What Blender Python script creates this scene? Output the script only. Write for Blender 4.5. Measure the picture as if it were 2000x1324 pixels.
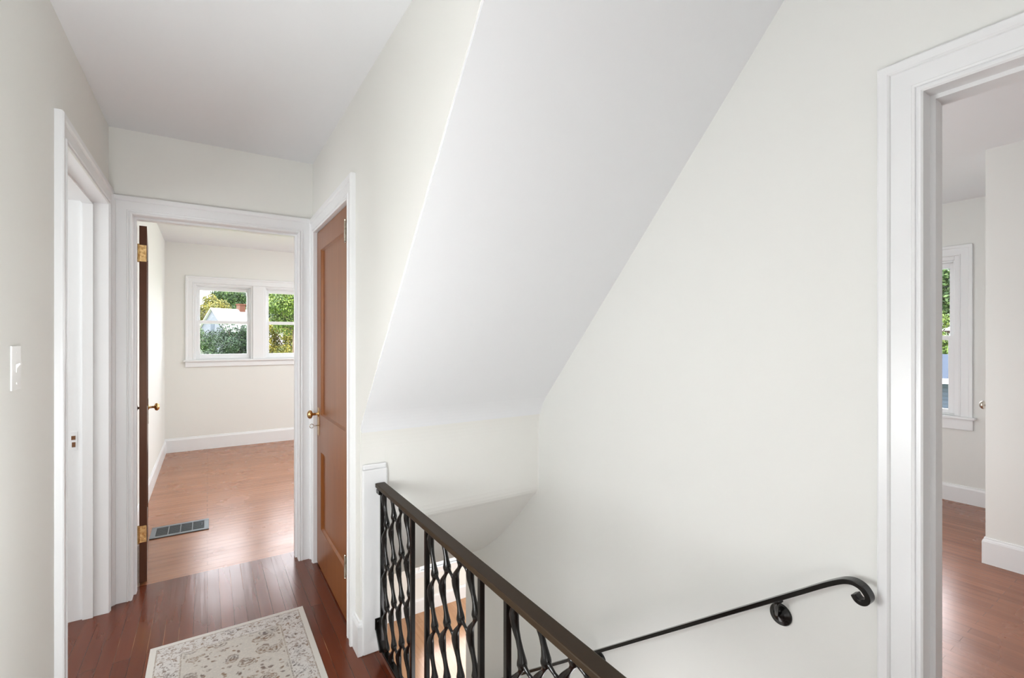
import bpy, bmesh, math, random
from mathutils import Vector, Matrix

for o in list(bpy.data.objects):
    bpy.data.objects.remove(o, do_unlink=True)
sc = bpy.context.scene
C = sc.collection
R = math.radians

# ------------------------------------------------------------------ camera
CAM_H = 1.38
cd = bpy.data.cameras.new('camera')
cam = bpy.data.objects.new('camera', cd)
C.objects.link(cam)
cam.location = (0, 0, CAM_H)
cam.rotation_euler = (R(90), 0, R(-32.84))
cd.sensor_width = 36
cd.lens = 922.0 / 2000 * 36
cd.shift_y = -0.0005
cd.clip_start = 0.03
cd.clip_end = 300
sc.camera = cam

# ------------------------------------------------------------------ world, sun, lamps, exposure
w = bpy.data.worlds.new('sky')
sc.world = w
w.use_nodes = True
nt = w.node_tree
nt.nodes.clear()
wo = nt.nodes.new('ShaderNodeOutputWorld')
bg = nt.nodes.new('ShaderNodeBackground')
sk = nt.nodes.new('ShaderNodeTexSky')
sk.sky_type = 'PREETHAM'
sk.turbidity = 4.0
sk.sun_direction = (-0.55, -0.6, 0.75)
mixs = nt.nodes.new('ShaderNodeMixRGB')
mixs.inputs[0].default_value = 0.75
mixs.inputs[2].default_value = (0.93, 0.96, 1.0, 1)
nt.links.new(sk.outputs[0], mixs.inputs[1])
nt.links.new(mixs.outputs[0], bg.inputs[0])
bg.inputs[1].default_value = 11.0
nt.links.new(bg.outputs[0], wo.inputs[0])

sd = bpy.data.lights.new('sun', 'SUN')
sd.energy = 5.0
sd.angle = R(1.5)
sd.color = (1, 0.95, 0.86)
so = bpy.data.objects.new('sun', sd)
C.objects.link(so)
so.rotation_euler = Vector((-0.55, -0.6, 0.75)).to_track_quat('Z', 'Y').to_euler()


def area(name, loc, target, sx, sy, power, col=(1, 1, 1), spread=180):
    l = bpy.data.lights.new(name, 'AREA')
    l.shape = 'RECTANGLE'
    l.size = sx
    l.size_y = sy
    l.energy = power
    l.color = col
    l.spread = R(spread)
    o = bpy.data.objects.new(name, l)
    C.objects.link(o)
    o.location = loc
    d = Vector(loc) - Vector(target)
    o.rotation_euler = d.to_track_quat('Z', 'Y').to_euler()
    return o


# hall lamp and room daylight, plus added fills with no fixture behind them
area('landing_fill', (0.75, -1.6, 1.25), (0.55, 2, 1.4), 1.5, 1.8, 2, (0.94, 0.975, 1.0))  # invented soft source behind the camera, brightens hall and stair


def point_light(name, loc, power, rad, col=(0.98, 0.985, 1.0)):
    lp = bpy.data.lights.new(name, 'POINT')
    lp.energy = power
    lp.color = col
    lp.shadow_soft_size = rad
    lo = bpy.data.objects.new(name, lp)
    C.objects.link(lo)
    lo.location = loc


point_light('hall_lamp', (0.0, 0.55, 1.95), 2.6, 0.12, (0.97, 0.98, 1.0))
point_light('hall_low_fill', (-0.27, 0.95, 0.98), 34, 0.20, (0.95, 0.98, 1.0))  # floating fill, added out of view to brighten the far hall
point_light('landing_low_fill', (-0.05, -0.75, 0.75), 10, 0.25, (0.98, 0.985, 1.0))  # no fixture here: unseen fill behind the camera for ceiling and walls
point_light('stair_fill', (1.10, 1.0, -0.45), 8.5, 0.22, (0.99, 0.985, 1.0))  # added below the view to lift soffit and lower stair wall
area('left_room_light', (-2.3, 2.3, 1.45), (0.5, 2.5, 1.5), 1.4, 1.5, 33, (0.94, 0.975, 1.0))
area('bedroom_light', (3.5, 5.3, 1.5), (0, 5.2, 1.2), 2.2, 1.5, 48, (0.88, 0.95, 1.0))
area('bedroom_top_fill', (1.6, 5.0, 2.5), (1.6, 5.0, 0), 0.6, 0.6, 27, (0.90, 0.96, 1.0))  # invented overhead source, raises the bedroom walls
area('side_room_fill', (2.7, 2.8, 1.5), (3.6, -1, 1.3), 1.6, 1.5, 26, (0.94, 0.975, 1.0))  # unseen fill aimed across the side room
point_light('side_room_low_fill', (3.0, 1.6, 0.75), 21, 0.2, (0.94, 0.975, 1.0))  # point source added out of sight to brighten far wall and ceiling
area('lower_room_fill', (5.8, 4.8, -1.4), (1, 4.6, -1.6), 2.0, 1.4, 110, (0.93, 0.97, 1))  # unseen fill from the right, added for the lower room
point_light('lower_room_point_fill', (3.2, 4.4, -1.5), 30, 0.25, (0.94, 0.975, 1))  # extra fill added so the soffit catches light from below

sc.view_settings.view_transform = 'Standard'
sc.view_settings.look = 'None'
sc.view_settings.exposure = 0.09
sc.view_settings.gamma = 1.0
sc.view_settings.use_curve_mapping = False

# ------------------------------------------------------------------ materials


def mat(name, col, rough=0.5, metal=0.0, spec=0.5, coat=0.0):
    m = bpy.data.materials.new(name)
    m.use_nodes = True
    b = m.node_tree.nodes['Principled BSDF']
    b.inputs['Base Color'].default_value = (*col, 1)
    b.inputs['Roughness'].default_value = rough
    b.inputs['Metallic'].default_value = metal
    b.inputs['Specular IOR Level'].default_value = spec
    b.inputs['Coat Weight'].default_value = coat
    if 'floorboards' in name or 'door_wood' in name:
        b.inputs['Specular Tint'].default_value = (1.0, 0.70, 0.54, 1)
    return m


class NT:
    def __init__(s, m):
        s.t = m.node_tree
        s.b = s.t.nodes['Principled BSDF']

    def n(s, k, **kw):
        n = s.t.nodes.new(k)
        for a, v in kw.items():
            if a.startswith('i_'):
                n.inputs[a[2:].replace('_', ' ')].default_value = v
            else:
                setattr(n, a, v)
        return n

    def l(s, a, b):
        s.t.links.new(a, b)

    def coords(s, scale=(1, 1, 1), rot=(0, 0, 0), loc=(0, 0, 0)):
        g = s.n('ShaderNodeTexCoord')
        m = s.n('ShaderNodeMapping')
        m.inputs['Scale'].default_value = scale
        m.inputs['Rotation'].default_value = rot
        m.inputs['Location'].default_value = loc
        s.l(g.outputs['Object'], m.inputs['Vector'])
        return m.outputs[0]

    def noise(s, v, scale, detail=3, rough=0.5, dist=0.0):
        n = s.n('ShaderNodeTexNoise')
        n.inputs['Scale'].default_value = scale
        n.inputs['Detail'].default_value = detail
        n.inputs['Roughness'].default_value = rough
        n.inputs['Distortion'].default_value = dist
        s.l(v, n.inputs['Vector'])
        return n.outputs['Fac']

    def ramp(s, f, pts):
        r = s.n('ShaderNodeValToRGB')
        e = r.color_ramp.elements
        while len(e) < len(pts):
            e.new(0.5)
        for i, (p, c) in enumerate(pts):
            e[i].position = p
            e[i].color = (*c, 1)
        s.l(f, r.inputs[0])
        return r.outputs[0]

    def mix(s, f, a, b, kind='MIX'):
        n = s.n('ShaderNodeMixRGB', blend_type=kind)
        for i, x in enumerate((f, a, b)):
            if isinstance(x, (int, float)):
                n.inputs[i].default_value = x if i == 0 else (x, x, x, 1)
            elif isinstance(x, tuple):
                n.inputs[i].default_value = (*x, 1)
            else:
                s.l(x, n.inputs[i])
        return n.outputs[0]

    def math(s, op, a, b=0.0):
        n = s.n('ShaderNodeMath', operation=op)
        for i, x in enumerate((a, b)):
            if isinstance(x, (int, float)):
                n.inputs[i].default_value = x
            else:
                s.l(x, n.inputs[i])
        return n.outputs[0]

    def bump(s, h, strength=0.2, dist=0.01, prev=None):
        n = s.n('ShaderNodeBump')
        n.inputs['Strength'].default_value = strength
        n.inputs['Distance'].default_value = dist
        s.l(h, n.inputs['Height'])
        if prev is not None:
            s.l(prev, n.inputs['Normal'])
        s.l(n.outputs[0], s.b.inputs['Normal'])
        return n.outputs[0]


def paint(name, col, rough, bump=0.05, scale=60):
    m = mat(name, col, rough)
    t = NT(m)
    v = t.coords()
    f = t.noise(v, scale, 4)
    t.bump(f, bump, 0.004)
    f2 = t.noise(v, 1.3, 2)
    c = t.mix(t.math('MULTIPLY', f2, 0.12), col, tuple(x * 0.96 for x in col))
    t.l(c, t.b.inputs['Base Color'])
    return m


WALL = paint('cream_wall_paint', (0.845, 0.84, 0.80), 0.75)
WALL2 = paint('pale_wall_paint', (0.83, 0.83, 0.80), 0.75)
CEIL = paint('ceiling_paint', (0.848, 0.858, 0.870), 0.85)
TRIM = paint('white_trim_paint', (0.86, 0.865, 0.87), 0.32, 0.04, 25)
BLACK = mat('black_enamelled_iron', (0.004, 0.0034, 0.0028), 0.22, 0.0, 0.40)
t = NT(BLACK)
t.bump(t.noise(t.coords(), 30, 2), 0.05, 0.002)
RAILM = mat('brown_black_enamel', (0.030, 0.018, 0.009), 0.45, 0.0, 0.16)
t = NT(RAILM)
t.bump(t.noise(t.coords(), 30, 3), 0.06, 0.003)
BRASS = mat('worn_brass', (0.72, 0.47, 0.20), 0.24, 1.0)
t = NT(BRASS)
c = t.ramp(t.noise(t.coords(), 70, 4), [(0.35, (0.50, 0.28, 0.10)), (0.65, (0.80, 0.56, 0.27))])
t.l(c, t.b.inputs['Base Color'])
NICKEL = mat('aged_nickel', (0.62, 0.57, 0.50), 0.25, 1.0)
t = NT(NICKEL)
c = t.ramp(t.noise(t.coords(), 60, 3), [(0.3, (0.42, 0.36, 0.28)), (0.7, (0.75, 0.70, 0.62))])
t.l(c, t.b.inputs['Base Color'])
PLASTIC = mat('white_plastic', (0.82, 0.815, 0.785), 0.4)
t = NT(PLASTIC)
t.bump(t.noise(t.coords(), 200, 2), 0.02, 0.001)
VENTM = mat('grey_vent_enamel', (0.16, 0.175, 0.18), 0.38, 0.4)
t = NT(VENTM)
t.bump(t.noise(t.coords(), 120, 2), 0.05, 0.001)
DARK = mat('dark_duct', (0.01, 0.01, 0.01), 0.8)
t = NT(DARK)
t.bump(t.noise(t.coords(), 40, 2), 0.1, 0.002)
OLDBRONZE = mat('strike_bronze', (0.22, 0.11, 0.06), 0.35, 0.9)
t = NT(OLDBRONZE)
t.bump(t.noise(t.coords(), 150, 2), 0.1, 0.001)


def wood(name, c0, c1, axis, rough=0.4, grain=1.0):
    """grain runs along axis"""
    m = mat(name, c0, rough)
    t = NT(m)
    s = [26.0, 26.0, 26.0]
    s[axis] = 1.3
    v = t.coords(tuple(s))
    f = t.noise(v, 1.0, 5, 0.6, 0.6)
    s2 = [5.0, 5.0, 5.0]
    s2[axis] = 0.6
    f2 = t.noise(t.coords(tuple(s2)), 1.0, 3)
    ff = t.math('ADD', t.math('MULTIPLY', f, 0.6), t.math('MULTIPLY', f2, 0.4))
    c = t.ramp(ff, [(0.3, c0), (0.7, c1)])
    t.l(c, t.b.inputs['Base Color'])
    t.bump(f, 0.10 * grain, 0.003)
    return m


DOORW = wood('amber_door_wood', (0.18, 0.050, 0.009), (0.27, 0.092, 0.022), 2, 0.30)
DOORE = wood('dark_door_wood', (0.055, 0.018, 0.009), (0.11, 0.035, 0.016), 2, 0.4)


def planks(name, c0, c1, along, board=0.083, rough=0.22, bumpk=0.35, seam=(0.05, 0.015, 0.008), streak=(0.5, 0.27, 0.14), spec=0.5):
    m = mat(name, c0, rough, 0, spec)
    t = NT(m)
    rot = (0, 0, 0) if along == 0 else (0, 0, R(90))
    v = t.coords(rot=rot)
    br = t.n('ShaderNodeTexBrick')
    br.offset = 0.37
    br.inputs['Scale'].default_value = 1.0
    br.inputs['Brick Width'].default_value = 1.9
    br.inputs['Row Height'].default_value = board
    br.inputs['Mortar Size'].default_value = 0.0009
    br.inputs['Mortar Smooth'].default_value = 0.3
    br.inputs['Bias'].default_value = 0.0
    br.inputs['Color1'].default_value = (0.0, 0.0, 0.0, 1)
    br.inputs['Color2'].default_value = (1, 1, 1, 1)
    br.inputs['Mortar'].default_value = (0.5, 0.5, 0.5, 1)
    t.l(v, br.inputs['Vector'])
    s = (1.0, 22, 22) if along == 0 else (22, 1.0, 22)
    g = t.noise(t.coords(s), 1.0, 2.5, 0.5, 0.3)
    big = t.noise(t.coords((0.5, 3, 1) if along == 0 else (3, 0.5, 1)), 1.5, 2)
    f = t.math('ADD', t.math('MULTIPLY', g, 0.45), t.math('ADD', t.math('MULTIPLY', br.outputs['Color'], 0.22), t.math('MULTIPLY', big, 0.33)))
    c = t.ramp(f, [(0.25, c0), (0.75, c1)])
    # seams: dark gap with worn pale streaks here and there
    wn = t.ramp(t.noise(t.coords((2.5, 2.5, 1)), 1.0, 3), [(0.54, (0, 0, 0)), (0.66, (1, 1, 1))])
    sc_ = t.mix(wn, seam, streak)
    c = t.mix(br.outputs['Fac'], c, sc_)
    t.l(c, t.b.inputs['Base Color'])
    rr = t.math('ADD', t.math('MULTIPLY', t.noise(t.coords((3, 3, 1)), 1.0, 3), 0.16), rough - 0.06)
    t.l(rr, t.b.inputs['Roughness'])
    wav = t.noise(t.coords((2, 12, 1) if along == 0 else (12, 2, 1)), 1.0, 1)
    h = t.math('SUBTRACT', t.math('ADD', t.math('MULTIPLY', g, 0.26), t.math('MULTIPLY', wav, 0.10)), t.math('MULTIPLY', br.outputs['Fac'], 0.6))
    t.bump(h, bumpk, 0.006)
    return m


FL_HALL = planks('hall_floorboards', (0.075, 0.013, 0.005), (0.155, 0.034, 0.013), 1, 0.056, 0.21, 0.55, (0.03, 0.008, 0.004), (0.36, 0.16, 0.07), spec=0.7)
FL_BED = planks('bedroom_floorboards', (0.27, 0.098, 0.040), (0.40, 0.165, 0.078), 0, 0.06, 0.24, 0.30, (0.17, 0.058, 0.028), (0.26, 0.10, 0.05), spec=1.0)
FL_SIDE = planks('side_room_floorboards', (0.19, 0.060, 0.028), (0.33, 0.120, 0.060), 1, 0.06, 0.24, 0.30, (0.14, 0.05, 0.025), (0.3, 0.13, 0.07), spec=0.8)
FL_LOW = planks('lower_floorboards', (0.34, 0.17, 0.08), (0.52, 0.29, 0.15), 1, 0.09, 0.20, 0.12, (0.2, 0.1, 0.05), (0.4, 0.22, 0.12), spec=1.0)
NOSE = wood('floor_nosing_wood', (0.08, 0.02, 0.011), (0.15, 0.045, 0.022), 1, 0.3)

# glass
GLASS = bpy.data.materials.new('window_glass')
GLASS.use_nodes = True
gt = GLASS.node_tree
gt.nodes.clear()
go = gt.nodes.new('ShaderNodeOutputMaterial')
gm = gt.nodes.new('ShaderNodeMixShader')
gtr = gt.nodes.new('ShaderNodeBsdfTransparent')
ggl = gt.nodes.new('ShaderNodeBsdfGlossy')
ggl.inputs['Roughness'].default_value = 0.01
gf = gt.nodes.new('ShaderNodeFresnel')
gf.inputs[0].default_value = 1.25
gt.links.new(gf.outputs[0], gm.inputs[0])
gt.links.new(gtr.outputs[0], gm.inputs[1])
gt.links.new(ggl.outputs[0], gm.inputs[2])
gt.links.new(gm.outputs[0], go.inputs[0])

# ------------------------------------------------------------------ mesh helpers


def bx(bm, x0, x1, y0, y1, z0, z1):
    v = [bm.verts.new((x, y, z)) for x in (x0, x1) for y in (y0, y1) for z in (z0, z1)]
    for f in ((0, 1, 3, 2), (4, 6, 7, 5), (0, 4, 5, 1), (2, 3, 7, 6), (0, 2, 6, 4), (1, 5, 7, 3)):
        bm.faces.new([v[i] for i in f])


def prism_x(bm, pts, x0, x1):
    """closed polygon pts (y,z) swept from x0 to x1"""
    a = [bm.verts.new((x0, p[0], p[1])) for p in pts]
    b = [bm.verts.new((x1, p[0], p[1])) for p in pts]
    n = len(pts)
    for i in range(n):
        bm.faces.new((a[i], a[(i + 1) % n], b[(i + 1) % n], b[i]))
    bm.faces.new(a)
    bm.faces.new(b[::-1])


def obj(name, bm, m, parent=None, smooth=False, bevel=0.0, kind=None, loc=None):
    bmesh.ops.recalc_face_normals(bm, faces=bm.faces)
    me = bpy.data.meshes.new(name)
    bm.to_mesh(me)
    bm.free()
    me.materials.append(m)
    o = bpy.data.objects.new(name, me)
    C.objects.link(o)
    if smooth:
        for p in me.polygons:
            p.use_smooth = True
    if bevel:
        md = o.modifiers.new('bevel', 'BEVEL')
        md.width = bevel
        md.segments = 2
        md.limit_method = 'ANGLE'
    if parent is not None:
        o.parent = parent
    if kind:
        o['kind'] = kind
    return o


def struct(name, bm, m, **k):
    return obj(name, bm, m, kind='structure', **k)


def empty(name, loc=(0, 0, 0), rz=0.0, kind=None):
    o = bpy.data.objects.new(name, None)
    o.empty_display_size = 0.1
    o.location = loc
    o.rotation_euler = (0, 0, rz)
    C.objects.link(o)
    if kind:
        o['kind'] = kind
    return o


def tag(o, label, cat, group=None):
    o['label'] = label
    o['category'] = cat
    if group:
        o['group'] = group
    return o


def BM():
    return bmesh.new()


def boxes(name, lst, m, **k):
    bm = BM()
    for b in lst:
        bx(bm, *b)
    return obj(name, bm, m, **k)


def lathe(bm, prof, origin, axis, seg=24):
    """prof list of (radius, distance along axis)"""
    ax = Vector(axis).normalized()
    q = Vector((0, 0, 1)).rotation_difference(ax)
    rings = []
    for r, h in prof:
        ring = []
        for k in range(seg):
            a = 2 * math.pi * k / seg
            p = q @ Vector((r * math.cos(a), r * math.sin(a), h)) + Vector(origin)
            ring.append(bm.verts.new(p))
        rings.append(ring)
    for i in range(len(rings) - 1):
        for k in range(seg):
            bm.faces.new((rings[i][k], rings[i][(k + 1) % seg], rings[i + 1][(k + 1) % seg], rings[i + 1][k]))
    bm.faces.new(rings[0])
    bm.faces.new(rings[-1][::-1])


def tube(bm, pts, radii, up=(1, 0, 0), seg=10):
    """pts centre line; radii list of (a,b): a in the plane across, b along up"""
    up = Vector(up)
    n = len(pts)
    rings = []
    for i, p in enumerate(pts):
        p = Vector(p)
        d = (Vector(pts[min(i + 1, n - 1)]) - Vector(pts[max(i - 1, 0)])).normalized()
        side = d.cross(up).normalized()
        u = side.cross(d).normalized()
        a, b = radii[i]
        rings.append([bm.verts.new(p + side * a * math.cos(2 * math.pi * k / seg) + u * b * math.sin(2 * math.pi * k / seg)) for k in range(seg)])
    for i in range(n - 1):
        for k in range(seg):
            bm.faces.new((rings[i][k], rings[i][(k + 1) % seg], rings[i + 1][(k + 1) % seg], rings[i + 1][k]))
    bm.faces.new(rings[0])
    bm.faces.new(rings[-1][::-1])


PROF = [(0, 0), (0, .013), (.004, .017), (.009, .017), (.0105, .013), (.014, .013), (.0155, .018), (.021, .0195), (.0235, .015),
        (.066, .015), (.068, .020), (.072, .0235), (.090, .0245), (.094, .021), (.095, .016), (.095, 0)]
PROF_W = [(0, 0), (0, .012), (.004, .016), (.010, .016), (.012, .012), (.060, .013), (.064, .018), (.084, .019), (.086, .014), (.086, 0)]


def casing(bm, mp, a0, a1, z0, z1, prof=PROF, closed=False):
    """mp(a,z,d)->xyz ; opening a0..a1, z0..z1; three sides (or four when closed)"""
    if closed:
        cor = [(a0, z0, -1, -1), (a0, z1, -1, 1), (a1, z1, 1, 1), (a1, z0, 1, -1)]
    else:
        cor = [(a0, z0, -1, 0), (a0, z1, -1, 1), (a1, z1, 1, 1), (a1, z0, 1, 0)]
    rings = []
    for a, z, sa, sz in cor:
        rings.append([bm.verts.new(mp(a + sa * w_, z + sz * w_, d)) for w_, d in prof])
    n = len(prof)
    m = len(cor)
    for i in range(m if closed else m - 1):
        for k in range(n):
            bm.faces.new((rings[i][k], rings[i][(k + 1) % n], rings[(i + 1) % m][(k + 1) % n], rings[(i + 1) % m][k]))
    if not closed:
        bm.faces.new(rings[0])
        bm.faces.new(rings[-1][::-1])


def liner(bm, mp, a0, a1, z1, depth, t=0.018, stop=None):
    """door jamb: legs and head lining of the opening, with an optional stop (d0,d1)"""
    def b(a_0, a_1, z_0, z_1, d0, d1):
        p = mp(a_0, z_0, d0)
        q = mp(a_1, z_1, d1)
        bx(bm, min(p[0], q[0]), max(p[0], q[0]), min(p[1], q[1]), max(p[1], q[1]), min(p[2], q[2]), max(p[2], q[2]))
    b(a0 - t, a0, 0, z1 + t, 0, -depth)
    b(a1, a1 + t, 0, z1 + t, 0, -depth)
    b(a0, a1, z1, z1 + t, 0, -depth)
    if stop:
        s = 0.011
        b(a0, a0 + s, 0, z1 - s, -stop[0], -stop[1])
        b(a1 - s, a1, 0, z1 - s, -stop[0], -stop[1])
        b(a0, a1, z1 - s, z1, -stop[0], -stop[1])


BPROF = [(0, 0), (0.014, 0), (0.014, 0.125), (0.011, 0.135), (0.007, 0.140), (0.006, 0.148), (0, 0.150)]


def baseboard(bm, p0, p1, nrm, h=0.15, ext0=0.0, ext1=0.0, m0=0, m1=0, th=1.0, z=0.0):
    """run from p0 to p1 (xy), nrm points into the room; m0/m1 = mitre sign at each end"""
    p0 = Vector((*p0, 0))
    p1 = Vector((*p1, 0))
    d = (p1 - p0).normalized()
    nn = Vector((*nrm, 0))
    k = h / 0.15
    ra, rb = [], []
    for t_, z_ in BPROF:
        t2 = t_ * th
        ra.append(bm.verts.new(p0 + nn * t2 + d * (t2 * m0) + Vector((0, 0, z + z_ * k))))
        rb.append(bm.verts.new(p1 + nn * t2 + d * (t2 * m1) + Vector((0, 0, z + z_ * k))))
    n = len(ra)
    for i in range(n):
        bm.faces.new((ra[i], ra[(i + 1) % n], rb[(i + 1) % n], rb[i]))
    bm.faces.new(ra)
    bm.faces.new(rb[::-1])


# ------------------------------------------------------------------ measures of the place
XL, XR = -0.43, 0.56          # hall walls
XS = 1.52                     # outer stair wall
YE = 3.19                     # end wall of the hall
HC = 2.48                     # hall ceiling
YW = 2.09                     # end of the right hall wall / face of the header
LOW = -2.70                   # lower floor

# ---- floors
bm = BM()
bx(bm, -0.57, 0.645, -1.75, 3.335, -0.12, 0)
bx(bm, 0.645, 1.64, -1.75, 0.33, -0.12, 0)
bx(bm, 0.645, 0.68, YW, 3.335, -0.12, 0)
struct('floor', bm, FL_HALL)
bm = BM()
bx(bm, 0.632, 0.662, 0.33, YW - 0.001, -0.125, 0.0015)
struct('trim_1', bm, NOSE, bevel=0.004)
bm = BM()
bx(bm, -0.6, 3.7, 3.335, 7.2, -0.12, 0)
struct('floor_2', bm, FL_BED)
bm = BM()
bx(bm, 1.64, 5.45, -2.0, 3.0, -0.12, 0)
struct('floor_3', bm, FL_SIDE)
bm = BM()
bx(bm, -1.2, 6.1, -0.5, 6.8, LOW - 0.12, LOW)
struct('floor_4', bm, FL_LOW)
bm = BM()
bx(bm, -2.6, -0.57, 1.0, 3.3, -0.12, 0)
struct('floor_5', bm, FL_HALL)

# ---- ceilings
bm = BM()
bx(bm, -0.57, 1.64, -1.75, 3.19, HC, HC + 0.15)
struct('ceiling', bm, CEIL)
bm = BM()
bx(bm, -0.6, 3.7, 3.33, 7.2, 2.55, 2.70)
struct('ceiling_2', bm, CEIL)
bm = BM()
bx(bm, 1.64, 5.45, -2.0, 3.0, 2.54, 2.69)
struct('ceiling_3', bm, CEIL)
bm = BM()
bx(bm, -1.2, 6.1, 2.95, 6.8, -0.115, -0.001 - 0.1205)
bx(bm, -1.2, 0.56, -0.5, 2.95, -0.30, -0.125)
bx(bm, 1.64, 6.1, -0.5, 2.95, -0.30, -0.125)
struct('ceiling_4', bm, CEIL)
bm = BM()
bx(bm, -2.6, -0.57, 1.0, 3.3, 2.48, 2.6)
struct('ceiling_5', bm, CEIL)

# ---- sloping underside of the attic stair, and header face below it
SL = (2.09 - 0.74, 2.48 - 0.99)
slope_pts = [(0.74, 2.485)]
for i in range(1, 8):
    f = i / 7 * 0.94
    slope_pts.append((0.74 + SL[0] * f, 2.485 - (2.485 - 0.99) * f))
# soft turn into the header
turn = []
for i in range(1, 13):
    u = i / 12
    p0, p1, p2 = (2.010, 1.080), (2.0885, 0.9925), (2.0885, 0.88)
    turn.append(tuple((1 - u) ** 2 * p0[k] + 2 * u * (1 - u) * p1[k] + u * u * p2[k] for k in (0, 1)))
front = slope_pts + turn[:7]
back = [(y + 0.07, z + 0.06) for y, z in front][::-1]
bm = BM()
prism_x(bm, front + back, 0.563, XS)
struct('ceiling_6', bm, CEIL)
hp = [(YW - 0.0015, 0.88), (YW - 0.0015, 0.595), (2.0900, 0.574), (2.0940, 0.556), (2.1010, 0.541), (2.1110, 0.530), (2.1250, 0.523)]   # rounded plaster nose
for i in range(1, 21):                    # sloping underside easing out over the lower ceiling
    u = i / 20
    p0, p1, p2 = (2.125, 0.523), (2.63, -0.03), (2.97, -0.12)
    hp.append(tuple((1 - u) ** 2 * p0[k] + 2 * u * (1 - u) * p1[k] + u * u * p2[k] for k in (0, 1)))
hb = [(2.97, -0.03), (2.84, 0.0), (2.72, 0.07), (2.58, 0.16), (2.32, 0.42), (2.2, 0.55), (2.19, 0.88)]
bm = BM()
prism_x(bm, hp + hb, 0.672, XS)
up = turn[6:]
prism_x(bm, up + [(y + 0.06, z + 0.02 * (z > 0.9)) for y, z in up][::-1], 0.563, XS)
struct('wall_header', bm, WALL)

# ---- hall walls
bm = BM()
bx(bm, -0.57, XL, -1.75, 2.232, 0, HC)
bx(bm, -0.57, XL, 2.232, 3.113, 2.073, HC)
bx(bm, -0.57, XL, 3.113, YE, 0, HC)
struct('wall_left', bm, WALL)
bm = BM()
bx(bm, -0.57, -0.351, YE, 3.33, 0, 2.62)
bx(bm, -0.351, 0.493, YE, 3.33, 2.053, 2.62)
bx(bm, 0.493, 3.7, YE, 3.33, 0, 2.62)
struct('wall_end', bm, WALL)
bm = BM()
bx(bm, XR, 0.68, YW, 2.242, 0, HC)
bx(bm, XR, 0.68, 2.242, 3.113, 2.048, HC)
bx(bm, XR, 0.68, 3.113, YE, 0, HC)
prism_x(bm, [(0.760, HC), (YW, HC), (YW, 1.000)], XR, 0.68)
struct('wall_right', bm, WALL)
bm = BM()
bx(bm, XS, 1.64, -1.75, -0.393, 0, HC + 0.1)
bx(bm, XS, 1.64, -0.393, 0.453, 2.018, HC + 0.1)
bx(bm, XS, 1.64, 0.453, YE, 0, HC + 0.1)
bx(bm, XS, 1.64, -0.5, 2.95, LOW, 0)
struct('wall_stair', bm, WALL2)
bm = BM()
bx(bm, -0.57, 1.64, -1.85, -1.75, 0, HC)
struct('wall_back', bm, WALL)
bm = BM()
bx(bm, 0.56, 0.632, -0.5, YW, LOW, -0.12)
bx(bm, 0.56, 0.674, YW, 2.95, LOW, -0.12)
struct('wall_stair_inner', bm, WALL2)

# ---- room past the left doorway (only its jamb shows)
bm = BM()
bx(bm, -2.7, -2.6, 1.0, 3.3, 0, 2.5)
bx(bm, -2.6, -0.57, 0.9, 1.0, 0, 2.5)
bx(bm, -2.6, -0.57, 3.2, 3.3, 0, 2.5)
struct('wall_side', bm, WALL)

# ---- bedroom at the end
bm = BM()
bx(bm, -0.55, -0.43, 3.33, 7.2, 0, 2.62)
struct('wall_bedroom_left', bm, WALL)
WB = 7.03
w1 = (-0.14, 0.50, 1.115, 2.065)
w2 = (0.63, 1.27, 1.115, 2.065)
bm = BM()
bx(bm, -0.55, w1[0], WB, WB + 0.16, 0, 2.62)
bx(bm, w1[1], w2[0], WB, WB + 0.16, 0, 2.62)
bx(bm, w2[1], 3.7, WB, WB + 0.16, 0, 2.62)
for ww in (w1, w2):
    bx(bm, ww[0], ww[1], WB, WB + 0.16, 0, ww[2])
    bx(bm, ww[0], ww[1], WB, WB + 0.16, ww[3], 2.62)
struct('wall_bedroom_far', bm, WALL)
bm = BM()
bx(bm, 3.6, 3.7, 3.33, 7.2, 0, 2.62)
struct('wall_bedroom_right', bm, WALL)

# ---- side room past the right doorway
XF = 5.33
w3 = (1.30, 2.02, 0.725, 2.08)
bm = BM()
bx(bm, XF, XF + 0.14, -2.0, w3[0], 0, 2.62)
bx(bm, XF, XF + 0.14, w3[1], 3.1, 0, 2.62)
bx(bm, XF, XF + 0.14, w3[0], w3[1], 0, w3[2])
bx(bm, XF, XF + 0.14, w3[0], w3[1], w3[3], 2.62)
struct('wall_side_room_far', bm, WALL2)
bm = BM()
bx(bm, 1.64, XF, 2.9, 3.1, 0, 2.62)
struct('wall_side_room_left', bm, WALL2)
bm = BM()
bx(bm, 1.52, XF, -2.0, -1.9, 0, 2.62)
struct('wall_side_room_back', bm, WALL2)
bm = BM()
bx(bm, 4.02, 4.10, -1.9, 0.86, 0, 2.545)
bx(bm, 4.10, 4.14, 0.74, 0.86, 0, 2.545)
bx(bm, 4.14, 4.92, 0.74, 0.86, 2.03, 2.545)
bx(bm, 4.92, XF, 0.74, 0.86, 0, 2.545)
struct('wall_closet_box', bm, WALL2)

# ---- lower room
YL = 6.66
w4 = (2.66, 4.3, -2.085, -0.62)
bm = BM()
bx(bm, -1.2, w4[0], YL, YL + 0.14, LOW, -0.121)
bx(bm, w4[1], 6.1, YL, YL + 0.14, LOW, -0.121)
bx(bm, w4[0], w4[1], YL, YL + 0.14, LOW, w4[2])
bx(bm, w4[0], w4[1], YL, YL + 0.14, w4[3], -0.121)
struct('wall_lower_far', bm, WALL)
bm = BM()
bx(bm, -1.3, -1.2, -0.5, 6.8, LOW, -0.121)
bx(bm, 6.0, 6.1, -0.5, 6.8, LOW, -0.121)
bx(bm, -1.2, 6.1, -0.6, -0.5, LOW, -0.121)
struct('wall_lower', bm, WALL)

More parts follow.
